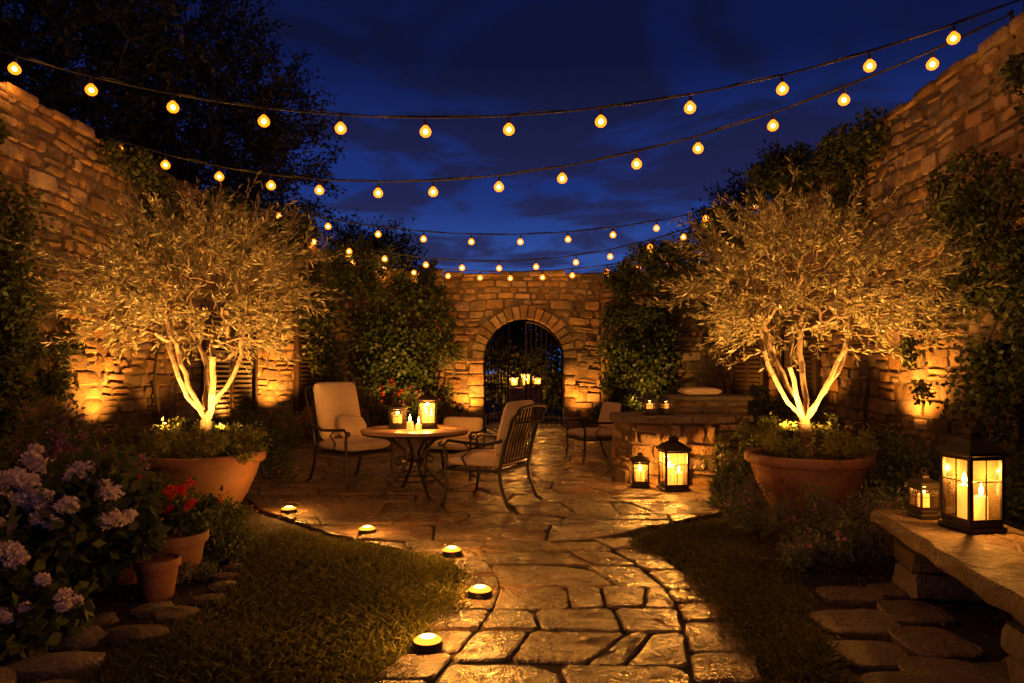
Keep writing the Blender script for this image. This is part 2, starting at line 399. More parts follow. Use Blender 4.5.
def slab(mb,poly,z,bev=.012):
    A=area(poly)
    if abs(A)<.006: return
    if A<0: poly=poly[::-1]
    P=[]
    n=len(poly)
    for i in range(n):
        p=poly[i];q=poly[(i+1)%n]; l=math.hypot(q[0]-p[0],q[1]-p[1])
        if l<.02: P.append(((p[0]+q[0])/2,(p[1]+q[1])/2)); continue
        e=min(.03/l,.3)
        P.append((p[0]+(q[0]-p[0])*e,p[1]+(q[1]-p[1])*e))
        k=int(l/.12)
        for j in range(1,k): t=j/k; P.append((p[0]+(q[0]-p[0])*t+R(-.008,.008),p[1]+(q[1]-p[1])*t+R(-.008,.008)))
        P.append((q[0]-(q[0]-p[0])*e,q[1]-(q[1]-p[1])*e))
    cx=sum(p[0] for p in P)/len(P); cy=sum(p[1] for p in P)/len(P); tx,ty=R(-.022,.022),R(-.022,.022)
    m=len(P); zz=lambda x,y:z+tx*(x-cx)+ty*(y-cy)
    vs=[(x,y,-.03) for x,y in P]+[(x,y,zz(x,y)-bev*.8) for x,y in P]
    def ins(d): 
        o=[]
        for x,y in P:
            l=math.hypot(x-cx,y-cy)+1e-6; f=max(0,1-d/l); o.append((cx+(x-cx)*f,cy+(y-cy)*f))
        return o
    I1=ins(bev); vs+=[(x,y,zz(x,y)) for x,y in I1]
    for q in(.72,.42): vs+=[(cx+(x-cx)*q,cy+(y-cy)*q,zz(x,y)+R(-.004,.004)) for x,y in I1]
    vs.append((cx,cy,zz(cx,cy)+R(-.003,.004)))
    fs=[]
    for r in range(4):
        for i in range(m): fs.append((r*m+i,r*m+(i+1)%m,(r+1)*m+(i+1)%m,(r+1)*m+i))
    for i in range(m): fs.append((4*m+i,4*m+(i+1)%m,5*m))
    mb.add(vs,fs)
hull=[(-.75,5.4),(.75,5.9),(2.3,7.1),(3.2,9),(4.2,12),(4.2,16.45),(-3.9,16.45),(-3.9,12),(-3.3,8.4),(-2.5,7.0),(-1.4,5.9)]
mb=MB()
for c in rows(-4.3,4.5,5.0,16.8,(.36,.62),(.5,1.15),.024,.07,.2):
    if area(c)<0: c=c[::-1]
    c=cliphull(c,hull)
    if len(c)>=3: slab(mb,c,.03+R(-.004,.004))
mb.obj('stone_patio',M['flag'],True,30)
mb=MB(); mb.add([(x,y,.008) for x,y in hull],[tuple(range(len(hull)))]); mb.obj('patio_joint_bed',M['soil'],False)
def pc(y):
    ys=[1,2.4,3.2,3.8,4.4,5.0,5.6,6.2]; return float(np.interp(y,ys,[-.05,.1,.22,.38,.48,.42,.2,-.05])),float(np.interp(y,ys,[.86,.85,.84,.80,.76,.74,.78,.9]))
def pm(p):
    c=h=0
    for k in(-.3,-.15,0,.15,.3):
        a,b=pc(p[1]+k); c+=a/5; h+=b/5
    return (c+p[0]*h,p[1])
mb=MB()
for c in rows(-.7,.72,.5,5.8,(.32,.52),(.55,1.2),.026,.06,.22):
    if area(c)<0: c=c[::-1]
    c=cliphull(c,[(-.7,.6),(.7,.6),(.7,5.75),(-.7,5.75)])
    if len(c)>=3 and abs(area(c))>.012: slab(mb,[pm(q) for q in c],.024+R(-.004,.006))
for sx in(-1,1):
    y=.6+R(0,.2)
    while y<(5.35 if sx<0 else 5.8):
        h=R(.24,.44); a=.72; b=1.0+R(0,.1)
        slab(mb,[pm((sx*a,y)),pm((sx*b,y+R(-.02,.02))),pm((sx*(b+R(-.04,.04)),y+h-.022)),pm((sx*a,y+h-.022))],.026+R(-.004,.006)); y+=h
mb.obj('stone_path',M['flag'],True,30)
mb=MB(); ys=np.linspace(.6,5.9,24); Lp=[(pm((-1,y))[0],y,.004) for y in ys]; Rp=[(pm((1,y))[0],y,.004) for y in ys]
mb.add(Lp+Rp,[(i,i+1,24+i+1,24+i) for i in range(23)]); mb.obj('path_joint_bed',M['soil'],False)
mb=MB()
for (x,y,sx,sy) in [(1.95,3.95,.25,.2),(2.2,3.65,.22,.2),(1.8,3.5,.2,.2),(2.05,3.25,.24,.2),(1.75,3.1,.2,.18),(2.0,2.85,.22,.2),(2.35,4.1,.2,.18),(2.3,3.2,.16,.2),(2.15,4.4,.2,.15),(2.5,4.5,.2,.15)]:
    k=8; slab(mb,[(x+sx*(1+R(-.2,.1))*math.copysign(abs(math.cos(a))**.45,math.cos(a)),y+sy*(1+R(-.2,.1))*math.copysign(abs(math.sin(a))**.45,math.sin(a))) for a in [2*math.pi*i/k+.3 for i in range(k)]],.025+R(0,.01))
mb.obj('stepping_stones',M['slab'],True,30)
def rock(mb,c,r,n=10):
    vs=[];fs=[];m=7
    ph=[R(0,6) for _ in range(6)]
    for j in range(m):
        v=-math.pi/2+math.pi*j/(m-1)
        for i in range(n):
            u=2*math.pi*i/n; f=1+.14*math.sin(2*u+ph[0])+.1*math.sin(3*u+ph[1]+v*2)+R(-.06,.06)
            cc=abs(math.cos(v))**.6
            vs.append((c[0]+r[0]*cc*math.cos(u)*f,c[1]+r[1]*cc*math.sin(u)*f,c[2]+r[2]*math.copysign(abs(math.sin(v))**.6,math.sin(v))*(1+.1*math.sin(u+ph[2]))))
    for j in range(m-1):
        for i in range(n): fs.append((j*n+i,j*n+(i+1)%n,(j+1)*n+(i+1)%n,(j+1)*n+i))
    mb.add(vs,fs)
mb=MB()
for (x,y,r) in [(-2.2,3.35,.16),(-2.0,3.75,.14),(-2.42,3.15,.17),(-1.95,4.05,.11),(-2.28,3.7,.13),(-2.12,4.15,.1),(-2.5,3.55,.14),(-1.88,4.35,.09),(-2.6,3.3,.15),(-2.2,2.95,.18),(-2.45,2.85,.14),(-1.9,4.6,.08),(-2.05,3.1,.1),(-2.32,3.98,.08),(-2.7,3.0,.18),(-1.96,4.8,.07),(-2.0,5.05,.07)]:
    rock(mb,(x,y,.01),(r*R(1,1.4),r*R(.8,1.1),r*R(.3,.45)))
mb.obj('edging_rocks',M['slab'],True,35)
def lawn(poly,n):
    mb=MB(); mb.add([(x,y,.002) for x,y in poly],[tuple(range(len(poly)))]); t=mb.obj('turf',M['turf'],False)
    P=np.array(poly); lo,hi=P.min(0)-.06,P.max(0)+.06; Q=rng.uniform(lo,hi,(n*3,2)); Qj=Q+rng.normal(size=Q.shape)*.04; k=inpoly(Qj,poly)
    pat=np.sin(Q[:,0]*5.1+np.sin(Q[:,1]*3.3)*2)+np.sin(Q[:,1]*6.7+Q[:,0]*2.2)
    k&=rng.uniform(size=len(Q))<(.68+.24*pat); Q=Q[k][:n]; m=len(Q)
    hgt=(.04+.014*np.sin(Q[:,0]*4+1)*np.cos(Q[:,1]*3.7))*rng.uniform(.5,1.45,m)
    b=np.c_[Q,np.zeros(m)]; a=rng.uniform(0,2*np.pi,m); w=np.c_[np.cos(a),np.sin(a),np.zeros(m)]*.0028
    ln=rng.normal(size=(m,2))*.6; tip=b+np.c_[ln*hgt[:,None],hgt]; mid=b+np.c_[ln*hgt[:,None]*.25,hgt*.55]
    V=np.stack([b-w,b+w,mid+w*.8,tip],1); g=arr_mesh('grass_blades',V.reshape(-1,3),m,M['grass'])
    return empty('lawn',(P[:,0].mean(),P[:,1].mean(),0),0,[t,g],True)
edge=lambda sx,off,y0,y1,n:[(pm((sx,y))[0]+off,y) for y in np.linspace(y0,y1,n)]
lawn(edge(-1,.0,1.6,5.2,12)+[(-1.0,5.55),(-1.5,5.9),(-2.0,6.2),(-2.05,5.2),(-1.8,4.5),(-1.85,3.9),(-2.1,3.3),(-2.3,2.6),(-2.3,1.6)],60000)
lawn(edge(1,.03,1.6,5.7,12)+[(1.45,6.3),(1.95,6.5),(2.0,5.2),(1.9,4.6),(1.65,3.9),(1.5,3.2),(1.5,2.4),(1.6,1.6)],45000)
# ------------------------------------------------------------ trees
def grow(base,trunk,limbs,center,radii,nt,step,rtip,jit=.03,low=-.6,spike=.25,shell=.5,exp=.42):
    pos=[Vector(base)];par=[-1]
    def chain(a,b,n,j):
        k=a;p=pos[a]
        for i in range(1,n+1):
            t=i/n; q=p.lerp(Vector(b),t)+Vector((R(-j,j),R(-j,j),R(-j,j)))*(1 if i<n else .2)
            pos.append(q);par.append(k);k=len(pos)-1
        return k
    f=0
    for t in trunk: f=chain(f,t,3,jit*.5)
    for l in limbs:
        k=f
        for q in l: k=chain(k,q,max(2,int((Vector(q)-pos[k]).length/step)),jit)
    c=np.array(center);r=np.array(radii); T=[]
    while len(T)<nt:
        d=unit(rng.normal(size=(1,3)))[0]; s=(shell+(1-shell)*rng.uniform())**.6 if rng.uniform()<.8 else rng.uniform()**.5
        if d[2]<low: continue
        a=math.atan2(d[1],d[0]); s*=1+.10*math.sin(3*a+c[0])+.08*math.sin(5*a+d[2]*6)+rng.normal()*.06
        T.append(c+d*r*s)
    b=np.array(pos[f]); T.sort(key=lambda t:np.linalg.norm(t-b))
    for t in T:
        A=np.array([tuple(p) for p in pos[3:]]) ; d=np.linalg.norm(A-t,axis=1)
        db=np.linalg.norm(A-b,axis=1); d=d+np.maximum(0,db-np.linalg.norm(t-b)+.05)*2
        k=int(np.argmin(d))+3; L=(Vector(t)-pos[k]).length
        k=chain(k,t,max(2,int(L/step)),jit)
        o=(Vector(t)-Vector(center)).normalized(); e=pos[k]+(o+Vector((R(-.6,.6),R(-.6,.6),R(-.2,.6)))).normalized()*spike*R(.4,1.2)
        chain(k,e,2,jit*.5)
    n=len(pos); cnt=[0]*n; kids=[0]*n
    for i in range(1,n): kids[par[i]]+=1
    for i in range(n-1,-1,-1):
        if kids[i]==0: cnt[i]=1
        if par[i]>=0: cnt[par[i]]+=cnt[i]
    rad=[rtip*(c_**exp) for c_ in cnt]
    return pos,par,cnt,rad
def tree_mesh(name,pos,par,cnt,rad,mat):
    mb=MB()
    for i in range(1,len(pos)):
        p=par[i]; r0=min(rad[p],rad[i]*1.5); n=8 if rad[i]>.02 else (5 if rad[i]>.008 else 3)
        mb.tube([pos[p],pos[i]],[r0,rad[i]],n,False)
    return mb.obj(name,mat,True,80)
def tree_leaves(name,pos,par,cnt,maxc,per,ln,wd,mat,jit,spread=.6):
    P=[];D=[]
    for i in range(1,len(pos)):
        if cnt[i]<=maxc:
            a,b=pos[par[i]],pos[i]; d=(b-a).normalized()
            for _ in range(per): P.append(tuple(a.lerp(b,R(0,1.1))+Vector((R(-jit,jit),R(-jit,jit),R(-jit,jit))))); D.append(tuple(d))
    return leaves(name,np.array(P),ln,wd,mat,np.array(D),spread)
def olive(base,c,rad,lean,nt=600):
    b=Vector(base); fk=b+Vector((lean,0,.36))
    limbs=[]
    for i in range(6):
        a=2*math.pi*i/6+R(-.35,.35); rr=R(.3,.5)
        m=fk+Vector((math.cos(a)*R(.2,.34),math.sin(a)*.24,R(.28,.5)))
        m2=m+Vector((math.cos(a)*R(.05,.25),math.sin(a)*.15,R(.2,.4)))
        e=Vector(c)+Vector((math.cos(a)*rad[0]*rr*1.15,math.sin(a)*rad[1]*rr,rad[2]*R(-.05,.35)))
        limbs.append([m,m2,e])
    S=grow(base,[fk],limbs,c,rad,nt,.11,.0026,.026,-.8,.34,.35,.50)
    t=tree_mesh('trunk_and_branches',*S,M['bark']); l=tree_leaves('leaves',*S[:3],3,7,.078,.018,M['olive'],.022,.45)
    return empty('olive_tree',base,0,[t,l],True)
olive((-3.2,7.25,.55),(-3.3,7.3,2.3),(1.22,1.05,.84),.03)
olive((3.02,7.15,.55),(3.02,7.2,2.3),(1.26,1.05,.84),-.04)
def bigpot(x,y):
    mb=MB()
    mb.lathe([(.0,0),(.34,0),(.36,.02),(.44,.16),(.52,.34),(.555,.46),(.565,.48),(.595,.485),(.615,.50),(.62,.54),(.61,.575),(.58,.585),(.54,.57),(.53,.50),(.0,.50)],(x,y,0),56,.004)
    p=mb.obj('pot',M['terra'],True,50)
    mb=MB(); mb.lathe([(.53,.52),(.3,.55),(0,.56)],(x,y,0),24); s=mb.obj('soil',M['soil'])
    P=[]
    for i in range(38):
        a=R(0,6.28); r=R(.15,.62); q,d=clumps((x+r*math.cos(a),y+r*math.sin(a),.67+R(-.03,.12)),(.13,.13,.13),150,5,.6); P.append(q)
    P=np.vstack(P);P=P[P[:,2]>.5]; l=leaves('underplanting',P,.05,.02,M['lime'],None,1)
    return empty('terracotta_planter',(x,y,0),0,[p,s,l],True)
bigpot(-3.2,7.25); bigpot(3.02,7.15)
TW=(1.0,.44,.085)
for x in(-3.2,3.02):
    uplight((x-.3,6.85,.84),(x,7.25,2.3),360,160,TW,.8); uplight((x+.34,6.9,.84),(x,7.4,2.3),310,160,TW,.8)
def bigtree(base,c,rad,nt,leaf=.11,per=4):
    f=Vector(base)+Vector((0,0,c[2]*.35)); limbs=[[Vector(c)+Vector((R(-.5,.5)*rad[0],R(-.5,.5)*rad[1],R(-.6,.3)*rad[2]))] for _ in range(9)]
    S=grow(base,[f],limbs,c,rad,nt,.45,.008,.08,-.95,.55,.25,.48)
    t=tree_mesh('trunk_and_branches',*S,M['darkbark']); l=tree_leaves('leaves',*S[:3],4,per,leaf,leaf*.42,M['dark'],.16,.9)
    return empty('tree',base,0,[t,l],True)
bigtree((-9.6,12.5,0),(-9.4,12.5,7.6),(3.4,3,3.6),1000,.14,10)
bigtree((-7.3,16.5,0),(-7.0,16.5,6.6),(2.5,2.3,3.0),750,.14,10)
bigtree((-12,20,0),(-11,20,10),(4.5,3,4),600,.16,8)
bigtree((8.0,18.5,0),(7.0,18.5,4.9),(2.1,2,1.7),500,.13,8)
bigtree((-3.8,20,0),(-4.2,20,4.2),(1.8,1.6,1.2),300,.13,8)
# ------------------------------------------------------------ climbing plants
def climber(name,specs,leaf,mat,stems=(),cs=.4,flower=None):
    P=[];D=[]
    for c,r,n,k in specs:
        q,d=clumps(c,r,n,k,cs); P.append(q);D.append(d)
    P=np.vstack(P);D=np.vstack(D); kids=[leaves('foliage',P,leaf,leaf*.7,mat,D*.5,.8,.25)]
    mb=MB()
    for a,b in stems:
        a=Vector(a);b=Vector(b); pts=[a.lerp(b,t)+Vector((R(-.08,.08),R(-.05,.05),0)) for t in np.linspace(0,1,12)]; mb.tube(pts,[.03*(1-.6*i/11) for i in range(12)],6)
    if stems: kids.append(mb.obj('stems',M['darkbark']))
    if flower:
        idx=rng.choice(len(P),flower[1]); kids.append(leaves('blossoms',np.repeat(P[idx],6,0)+rng.normal(size=(flower[1]*6,3))*.02,.035,.03,flower[0]))
    return empty(name,specs[0][0],0,kids,True)
climber('ivy',[((4.95,7.3,2.6),(.22,.8,1.2),3000,30),((5.0,6.9,1.3),(.3,.9,.9),2200,22),((4.95,7.9,3.3),(.2,.5,.6),1200,14),((5.0,6.4,3.3),(.25,.6,.9),1600,16),((5.15,8.9,1.9),(.12,.25,1.0),700,12),((5.1,6.6,4.3),(.2,.7,.5),1300,14)],.075,M['ivy'],[((5.15,7.0,0),(5.15,7.3,3.6)),((5.15,7.8,0),(5.1,7.1,3.2))])
climber('ivy',[((-5.6,7.9,2.5),(.22,.6,1.2),2300,22),((-5.6,7.6,1.2),(.25,.8,.8),1900,18),((-5.65,8.8,1.5),(.12,.3,.8),700,12),((-5.65,7.3,3.9),(.18,.5,.6),1200,14)],.075,M['ivy'],[((-5.7,7.9,0),(-5.7,8,3.3))])
climber('ivy',[((-5.65,11.3,3.6),(.15,.7,.8),1800,20),((-5.65,10.6,4.5),(.25,1.0,.25),1500,18)],.085,M['ivy'],[((-5.7,11.3,0),(-5.7,11.2,4.4))])
climber('climbing_rose',[((-2.6,15.8,2.1),(1.0,.4,1.3),5000,38),((-3.3,15.4,3.5),(.9,.5,.7),2800,26),((-4.4,14.4,4.1),(.6,.9,.7),3000,26),((-1.75,16.0,2.0),(.45,.3,1.5),3000,26),((-2.1,16.1,3.4),(.7,.3,.5),1800,18),((-5.1,12.9,4.2),(.5,.9,.7),2600,24),((-4.0,14.7,2.2),(.4,.6,1.4),2600,22)],.10,M['ivy'],[((-3,16.1,0),(-2.9,16.1,3.3)),((-4.2,15.4,0),(-4.3,15.1,4))],.42,(M['red'],50))
climber('climbing_vine',[((3.1,15.8,2.0),(.8,.4,1.5),5000,38),((3.6,15.4,3.7),(.9,.5,.7),3400,28),((4.5,14.7,4.4),(.7,.8,.7),3200,26),((5.1,13.2,5.0),(.5,1.0,.6),3200,26),((2.45,16.1,1.9),(.35,.3,1.4),2600,24),((2.7,16.1,3.4),(.6,.3,.5),1800,18),((4.4,15,2.6),(.3,.6,1.0),1800,16)],.10,M['ivy'],[((3.4,16.1,0),(3.4,16.1,3.6)),((4.6,15.2,0),(4.6,15,4.2))],.42)
climber('climbing_vine',[((5.45,11.3,5.0),(.3,1.5,.35),2600,30),((5.5,11.6,4.2),(.2,.9,.8),1900,20)],.09,M['ivy'],[((5.6,11,0),(5.6,11,4.6))],.35)
# ------------------------------------------------------------ shrubs & beds
def shrub(name,c,r,n,leaf,mat,asp=.45,k=None,fl=None,cs=.4):
    q,d=clumps((c[0],c[1],c[2]),r,n,k or max(8,n//90),cs); kids=[leaves('foliage',q,leaf,leaf*asp,mat,d,.6)]
    mb=MB()
    for _ in range(8): 
        a=R(0,6.28); mb.tube([(c[0]+.1*r[0]*math.cos(a),c[1]+.1*r[1]*math.sin(a),-.01),(c[0]+.6*r[0]*math.cos(a),c[1]+.6*r[1]*math.sin(a),c[2]+R(-.2,.6)*r[2])],[.009,.004],5)
    kids.append(mb.obj('stems',M['darkbark']))
    if fl:
        m,cnt,fs=fl; top=q[q[:,2]>c[2]-.1*r[2]]; P=top[rng.choice(len(top),cnt)]+np.array([0,0,.03]); P=np.repeat(P,9,0)+rng.normal(size=(cnt*9,3))*fs*.6
        kids.append(leaves('flowers',P,fs,fs*.8,m))
    return empty(name,(c[0],c[1],0),0,kids,True)
for x,y,h,rr in [(2.3,5.5,.42,.3),(2.75,5.2,.5,.34),(2.15,6.1,.36,.26),(2.75,5.9,.5,.36),(3.3,5.5,.55,.36),(2.45,4.95,.36,.24),(3.1,4.95,.5,.3),(2.1,5.0,.22,.2),(2.2,6.6,.35,.25)]:
    shrub('lavender_shrub',(x,y,h*.5),(rr,rr,h*.5),1500,.045,M['herb'],.25,16,(M['white'],18,.014) if R(0,1)<.5 else (M['purple'],18,.016))
for x,y,h,rr in [(3.8,6.6,.8,.4),(4.4,6.2,.9,.45),(4.1,7.6,.75,.4),(4.6,7.2,.8,.4),(4.5,8.2,.6,.35),(3.7,5.7,.6,.35),(4.1,5.2,.6,.4)]:
    shrub('garden_shrub',(x,y,h*.5),(rr,rr,h*.52),1500,.06,M['shrub'],.45)
for x,y,h,rr in [(2.45,7.7,.75,.3),(2.2,7.2,.45,.22),(2.9,8.1,.95,.35),(3.6,8.6,.8,.4),(4.2,9.4,.5,.35),(4.7,11.0,.9,.5)]:
    shrub('garden_shrub',(x,y,h*.5),(rr,rr,h*.52),1300,.05,M['shrub'],.4)
for x,y,h,rr in [(-3.1,6.25,.5,.33),(-2.75,6.35,.36,.24),(-2.35,5.65,.40,.28),(-2.75,5.6,.5,.3),(-2.15,5.25,.3,.22),(-3.4,5.9,.6,.35)]:
    shrub('box_shrub',(x,y,h*.5),(rr,rr,h*.5),1500,.04,M['shrub'],.5,16)
for x,y,h,rr in [(-4.1,6.6,1.0,.45),(-4.7,7.3,1.0,.45),(-4.4,8.3,.8,.4),(-4.2,5.8,.9,.4),(-5.1,6.3,1.2,.45),(-3.9,8.6,.9,.45),(-4.9,5.3,1.2,.5)]:
    shrub('garden_shrub',(x,y,h*.5),(rr,rr,h*.52),1500,.06,M['shrub'],.45,None,(M['purple'],30,.022) if R(0,1)<.6 else None)
for x,y,h,rr in [(-3.1,8.9,.8,.35),(-3.3,9.6,1.0,.45),(-3.9,10.6,1.0,.5),(-4.3,11.6,.8,.45)]:
    shrub('garden_shrub',(x,y,h*.5),(rr,rr,h*.52),1300,.055,M['shrub'],.45)
for x,y,h,rr in [(-3.2,14.6,1.1,.5),(-2.6,15.2,1.2,.5),(-1.9,15.5,1.0,.4),(-3.8,13.6,.9,.4),(-1.45,15.6,.7,.35),(-4.2,12.8,.8,.4),(-2.9,12.8,.8,.4)]:
    shrub('flowering_shrub',(x,y,h*.5),(rr,rr,h*.52),1300,.08,M['lime'] if R(0,1)<.4 else M['shrub'],.5,None,(M['pink'] if R(0,1)<.5 else M['red'],30,.04))
for x,y,h,rr in [(2.1,15.4,.8,.35),(2.7,15.2,1.0,.45),(3.4,14.4,1.0,.5),(3.9,13.2,1.0,.5),(4.3,12,1.1,.5)]:
    shrub('garden_shrub',(x,y,h*.5),(rr,rr,h*.52),1200,.08,M['shrub'],.5)
def hydrangea(c,r,n,heads,mat,hr):
    q,d=clumps(c,r,n,22,.4); kids=[leaves('foliage',q,.10,.065,M['shrub'],d*.8,.6)]
    mb=MB()
    P=[];D=[]
    for i in range(heads):
        v=unit(np.array([[rng.normal()+.4,rng.normal()-1.0,abs(rng.normal())*.9+.3]]))[0]; h=np.array(c)+v*np.array(r)*R(.95,1.2); rr=hr*R(.6,1.25)
        mb.tube([(c[0]+.2*v[0]*r[0],c[1]+.2*v[1]*r[1],0),(*(h-v*.05),)],[.008,.004],5)
        for k in range(7):
            o=unit(rng.normal(size=(1,3)))[0]*rr*.6; o[2]*=.6
            u=unit(rng.normal(size=(36,3))); P.append(h+o+u*rr*.5*rng.uniform(.6,1.05,(36,1))); D.append(u)
    P=np.vstack(P);D=np.vstack(D)
    kids.append(leaves('flower_heads',P,.024,.022,mat,D*.4,1)); kids.append(mb.obj('stems',M['darkbark']))
    return empty('hydrangea_bush',(c[0],c[1],0),0,kids,True)
hydrangea((-2.75,4.25,.48),(.5,.42,.43),2200,26,M['white'],.06)
hydrangea((-2.95,3.75,.36),(.42,.35,.36),1600,15,M['white'],.052)
hydrangea((-3.3,4.4,.55),(.4,.4,.43),1500,14,M['white'],.058)
hydrangea((-2.5,3.6,.16),(.28,.25,.18),800,12,M['white'],.028)
for x,y,h in [(-3.5,5.0,.95),(-3.9,4.7,1.0),(-3.1,5.2,.85),(-3.7,5.4,1.0)]:
    shrub('purple_aster',(x,y,h*.5),(.38,.38,h*.5),1500,.06,M['shrub'],.4,None,(M['purple'],90,.028))
shrub('groundcover_plant',(-2.75,3.15,.1),(.3,.3,.14),1200,.03,M['herb'],.5,14,(M['pink'],26,.014))
shrub('groundcover_plant',(-2.75,2.75,.1),(.3,.25,.16),1000,.03,M['herb'],.5,14,(M['white'],16,.014))
shrub('groundcover_plant',(-2.15,4.75,.06),(.14,.2,.08),500,.03,M['herb'],.5,8)
def pot(x,y,r,h,plant=None):
    mb=MB(); mb.lathe([(0,0),(r*.68,0),(r*.7,.01),(r*.9,h*.78),(r*.92,h*.8),(r,h*.8),(r*1.02,h*.83),(r*1.02,h*.97),(r,h),(r*.9,h),(r*.88,h*.9),(0,h*.88)],(x,y,0),36)
    kids=[mb.obj('pot',M['terra'],True,45)]
    if plant:
        m,col,cnt=plant; q,d=clumps((x,y,h+.12),(r*1.25,r*1.25,.15),1200,16,.5); q=q[q[:,2]>h*.9]; kids.append(leaves('foliage',q,.05,.042,m,None,1))
        P=[]
        for i in range(cnt):
            a=R(0,6.28);rr=r*R(.1,1.4); c=np.array([x+rr*math.cos(a),y+rr*math.sin(a),h+R(.12,.34)]); P.append(c+unit(rng.normal(size=(34,3)))*.026*rng.uniform(.5,1,(34,1)))
        kids.append(leaves('flowers',np.vstack(P),.02,.018,col,None,1))
    return empty('terracotta_pot',(x,y,0),0,kids,True)
pot(-2.24,4.42,.135,.25); pot(-2.32,4.82,.21,.32,(M['shrub'],M['red'],22)); pot(-2.62,4.75,.14,.36,(M['lime'],M['red'],6)); pot(-2.75,5.15,.18,.35,(M['shrub'],M['red'],14))
P=np.c_[rng.uniform(-4.5,4.5,3000),rng.uniform(3,8,3000),np.full(3000,.012)]; k=(np.abs(P[:,0])>1.6); P=P[k]
leaves('leaf_litter',P,.035,.02,leafmat('dry_leaf',(.12,.06,.025),(.2,.12,.05)),None,1).location.z=.004
# ------------------------------------------------------------ lanterns
def candle(mb_wax,mb_fl,x,y,z,r,h):
    mb_wax.lathe([(0,0),(r,0),(r,h-.005),(r*.9,h),(r*.55,h-.008),(0,h-.01)],(x,y,z),18)
    f=r*.36; mb_fl.lathe([(0,h+.002),(f*.7,h+.012),(f,h+.03),(f*.75,h+.05),(f*.3,h+.07),(0,h+.085)],(x,y,z),10)
def lantern(loc,w,h,rz=0,e=6):
    mb=MB(); b=w/2; ht=h*.68
    mb.box((0,0,.015),(w*1.08,w*1.08,.03),0,.006); mb.box((0,0,.04),(w*.96,w*.96,.025),0,.004)
    t=w*.055
    for sx in(-1,1):
        for sy in(-1,1): mb.box((sx*(b-t),sy*(b-t),(.05+ht)/2),(t*1.6,t*1.6,ht-.05))
    for k in range(4):
        a=k*math.pi/2; rot=Matrix.Rotation(a,4,'Z')
        for zz in(.065,ht-.015): mb.box(rot@Vector((0,-(b-t),zz)),(w-3*t,t,.022),a)
        mb.box(rot@Vector((0,-(b-t),(.05+ht)/2)),(t*.5,t*.5,ht-.05),a)
        mb.box(rot@Vector((0,-(b-t),ht*.66)),(w-3*t,t*.5,t*.5),a)
    mb.box((0,0,ht+.012),(w*1.12,w*1.12,.024),0,.004)
    def ring(s,z): return [(-s,-s,z),(s,-s,z),(s,s,z),(-s,s,z)]
    vs=ring(w*.54,ht+.024)+ring(w*.34,ht+h*.11)+ring(w*.16,ht+h*.155)+ring(w*.15,ht+h*.19)+ring(w*.2,ht+h*.195)+ring(w*.05,ht+h*.24)
    fs=[(r*4+i,r*4+(i+1)%4,r*4+4+(i+1)%4,r*4+4+i) for r in range(5) for i in range(4)]+[(20,21,22,23)]
    mb.add(vs,fs)
    rr=w*.14; zc=ht+h*.24+rr*.8
    mb.tube([(rr*math.cos(a),0,zc+rr*math.sin(a)) for a in np.linspace(0,6.283,17)],w*.018,6,False)
    fr=mb.obj('frame',M['iron'],False)
    mb=MB()
    for k in range(4):
        a=k*math.pi/2; rot=Matrix.Rotation(a,4,'Z'); y=-(b-t*1.1); q=w/2-2*t
        mb.add([rot@Vector((-q,y,.06)),rot@Vector((q,y,.06)),rot@Vector((q,y,ht-.01)),rot@Vector((-q,y,ht-.01))],[(0,1,2,3)])
    gl=mb.obj('glass_panes',M['glass'],False)
    A,B=MB(),MB(); ch=ht*.46
    if w>.2:
        candle(A,B,-w*.14,.02,.055,w*.17,ch); candle(A,B,w*.19,-.02,.055,w*.15,ch*.7)
    else: candle(A,B,0,0,.055,w*.26,ch)
    l=point('candle_light',(0,0,.055+ch+.12*w+.05),e,CND,.02)
    return empty('candle_lantern',loc,rz,[fr,gl,A.obj('candles',M['wax']),B.obj('flames',M['flame']),l])
lantern((2.76,4.2,.485),.235,.66,.15,34); lantern((2.66,4.52,.485),.13,.31,.1,13)
lantern((1.88,8.15,.035),.29,.68,.1,66); lantern((1.53,8.35,.035),.2,.44,-.1,36)
lantern((-.96,7.98,.755),.21,.48,.1,66); lantern((-1.3,7.95,.755),.19,.34,.2,50)
lantern((1.75,8.9,.86),.16,.26,.1,26); lantern((1.98,9.0,.86),.15,.24,.3,26)
A,B=MB(),MB(); candle(A,B,0,0,0,.035,.1); candle(A,B,.09,.05,0,.03,.07)
empty('pillar_candle',(-1.13,7.75,.757),0,[A.obj('wax',M['wax']),B.obj('flames',M['flame']),point('candle_light',(0.03,0,.2),12)])
# ------------------------------------------------------------ furniture
def cushion(name,size,mat,loc=(0,0,0),rx=0,rz=0,e1=.55,e2=.22,ry=0):
    mb=MB(); nu,nv=56,22; vs=[];fs=[]
    pw=lambda v,e: math.copysign(abs(v)**e,v)
    for j in range(nv+1):
        v=-math.pi/2+math.pi*j/nv
        for i in range(nu):
            u=2*math.pi*i/nu; x=pw(math.cos(v),e1)*pw(math.cos(u),e2);y=pw(math.cos(v),e1)*pw(math.sin(u),e2);z=pw(math.sin(v),.8)
            q=1+.02*math.sin(5*u+3*x); vs.append((x*size[0]/2*q,y*size[1]/2*q,z*size[2]/2*(1-.12*(x*x+y*y)*.5)))
    for j in range(nv):
        for i in range(nu): fs.append((j*nu+i,j*nu+(i+1)%nu,(j+1)*nu+(i+1)%nu,(j+1)*nu+i))
    mb.add(vs,fs)
    k=48; mb.tube([(pw(math.cos(a),e2)*size[0]/2*1.005,pw(math.sin(a),e2)*size[1]/2*1.005,0) for a in [2*math.pi*i/k for i in range(k+1)]],.008,5,False)
    o=mb.obj(name,mat,True,70); o.location=loc; o.rotation_euler=(rx,ry,rz); return o
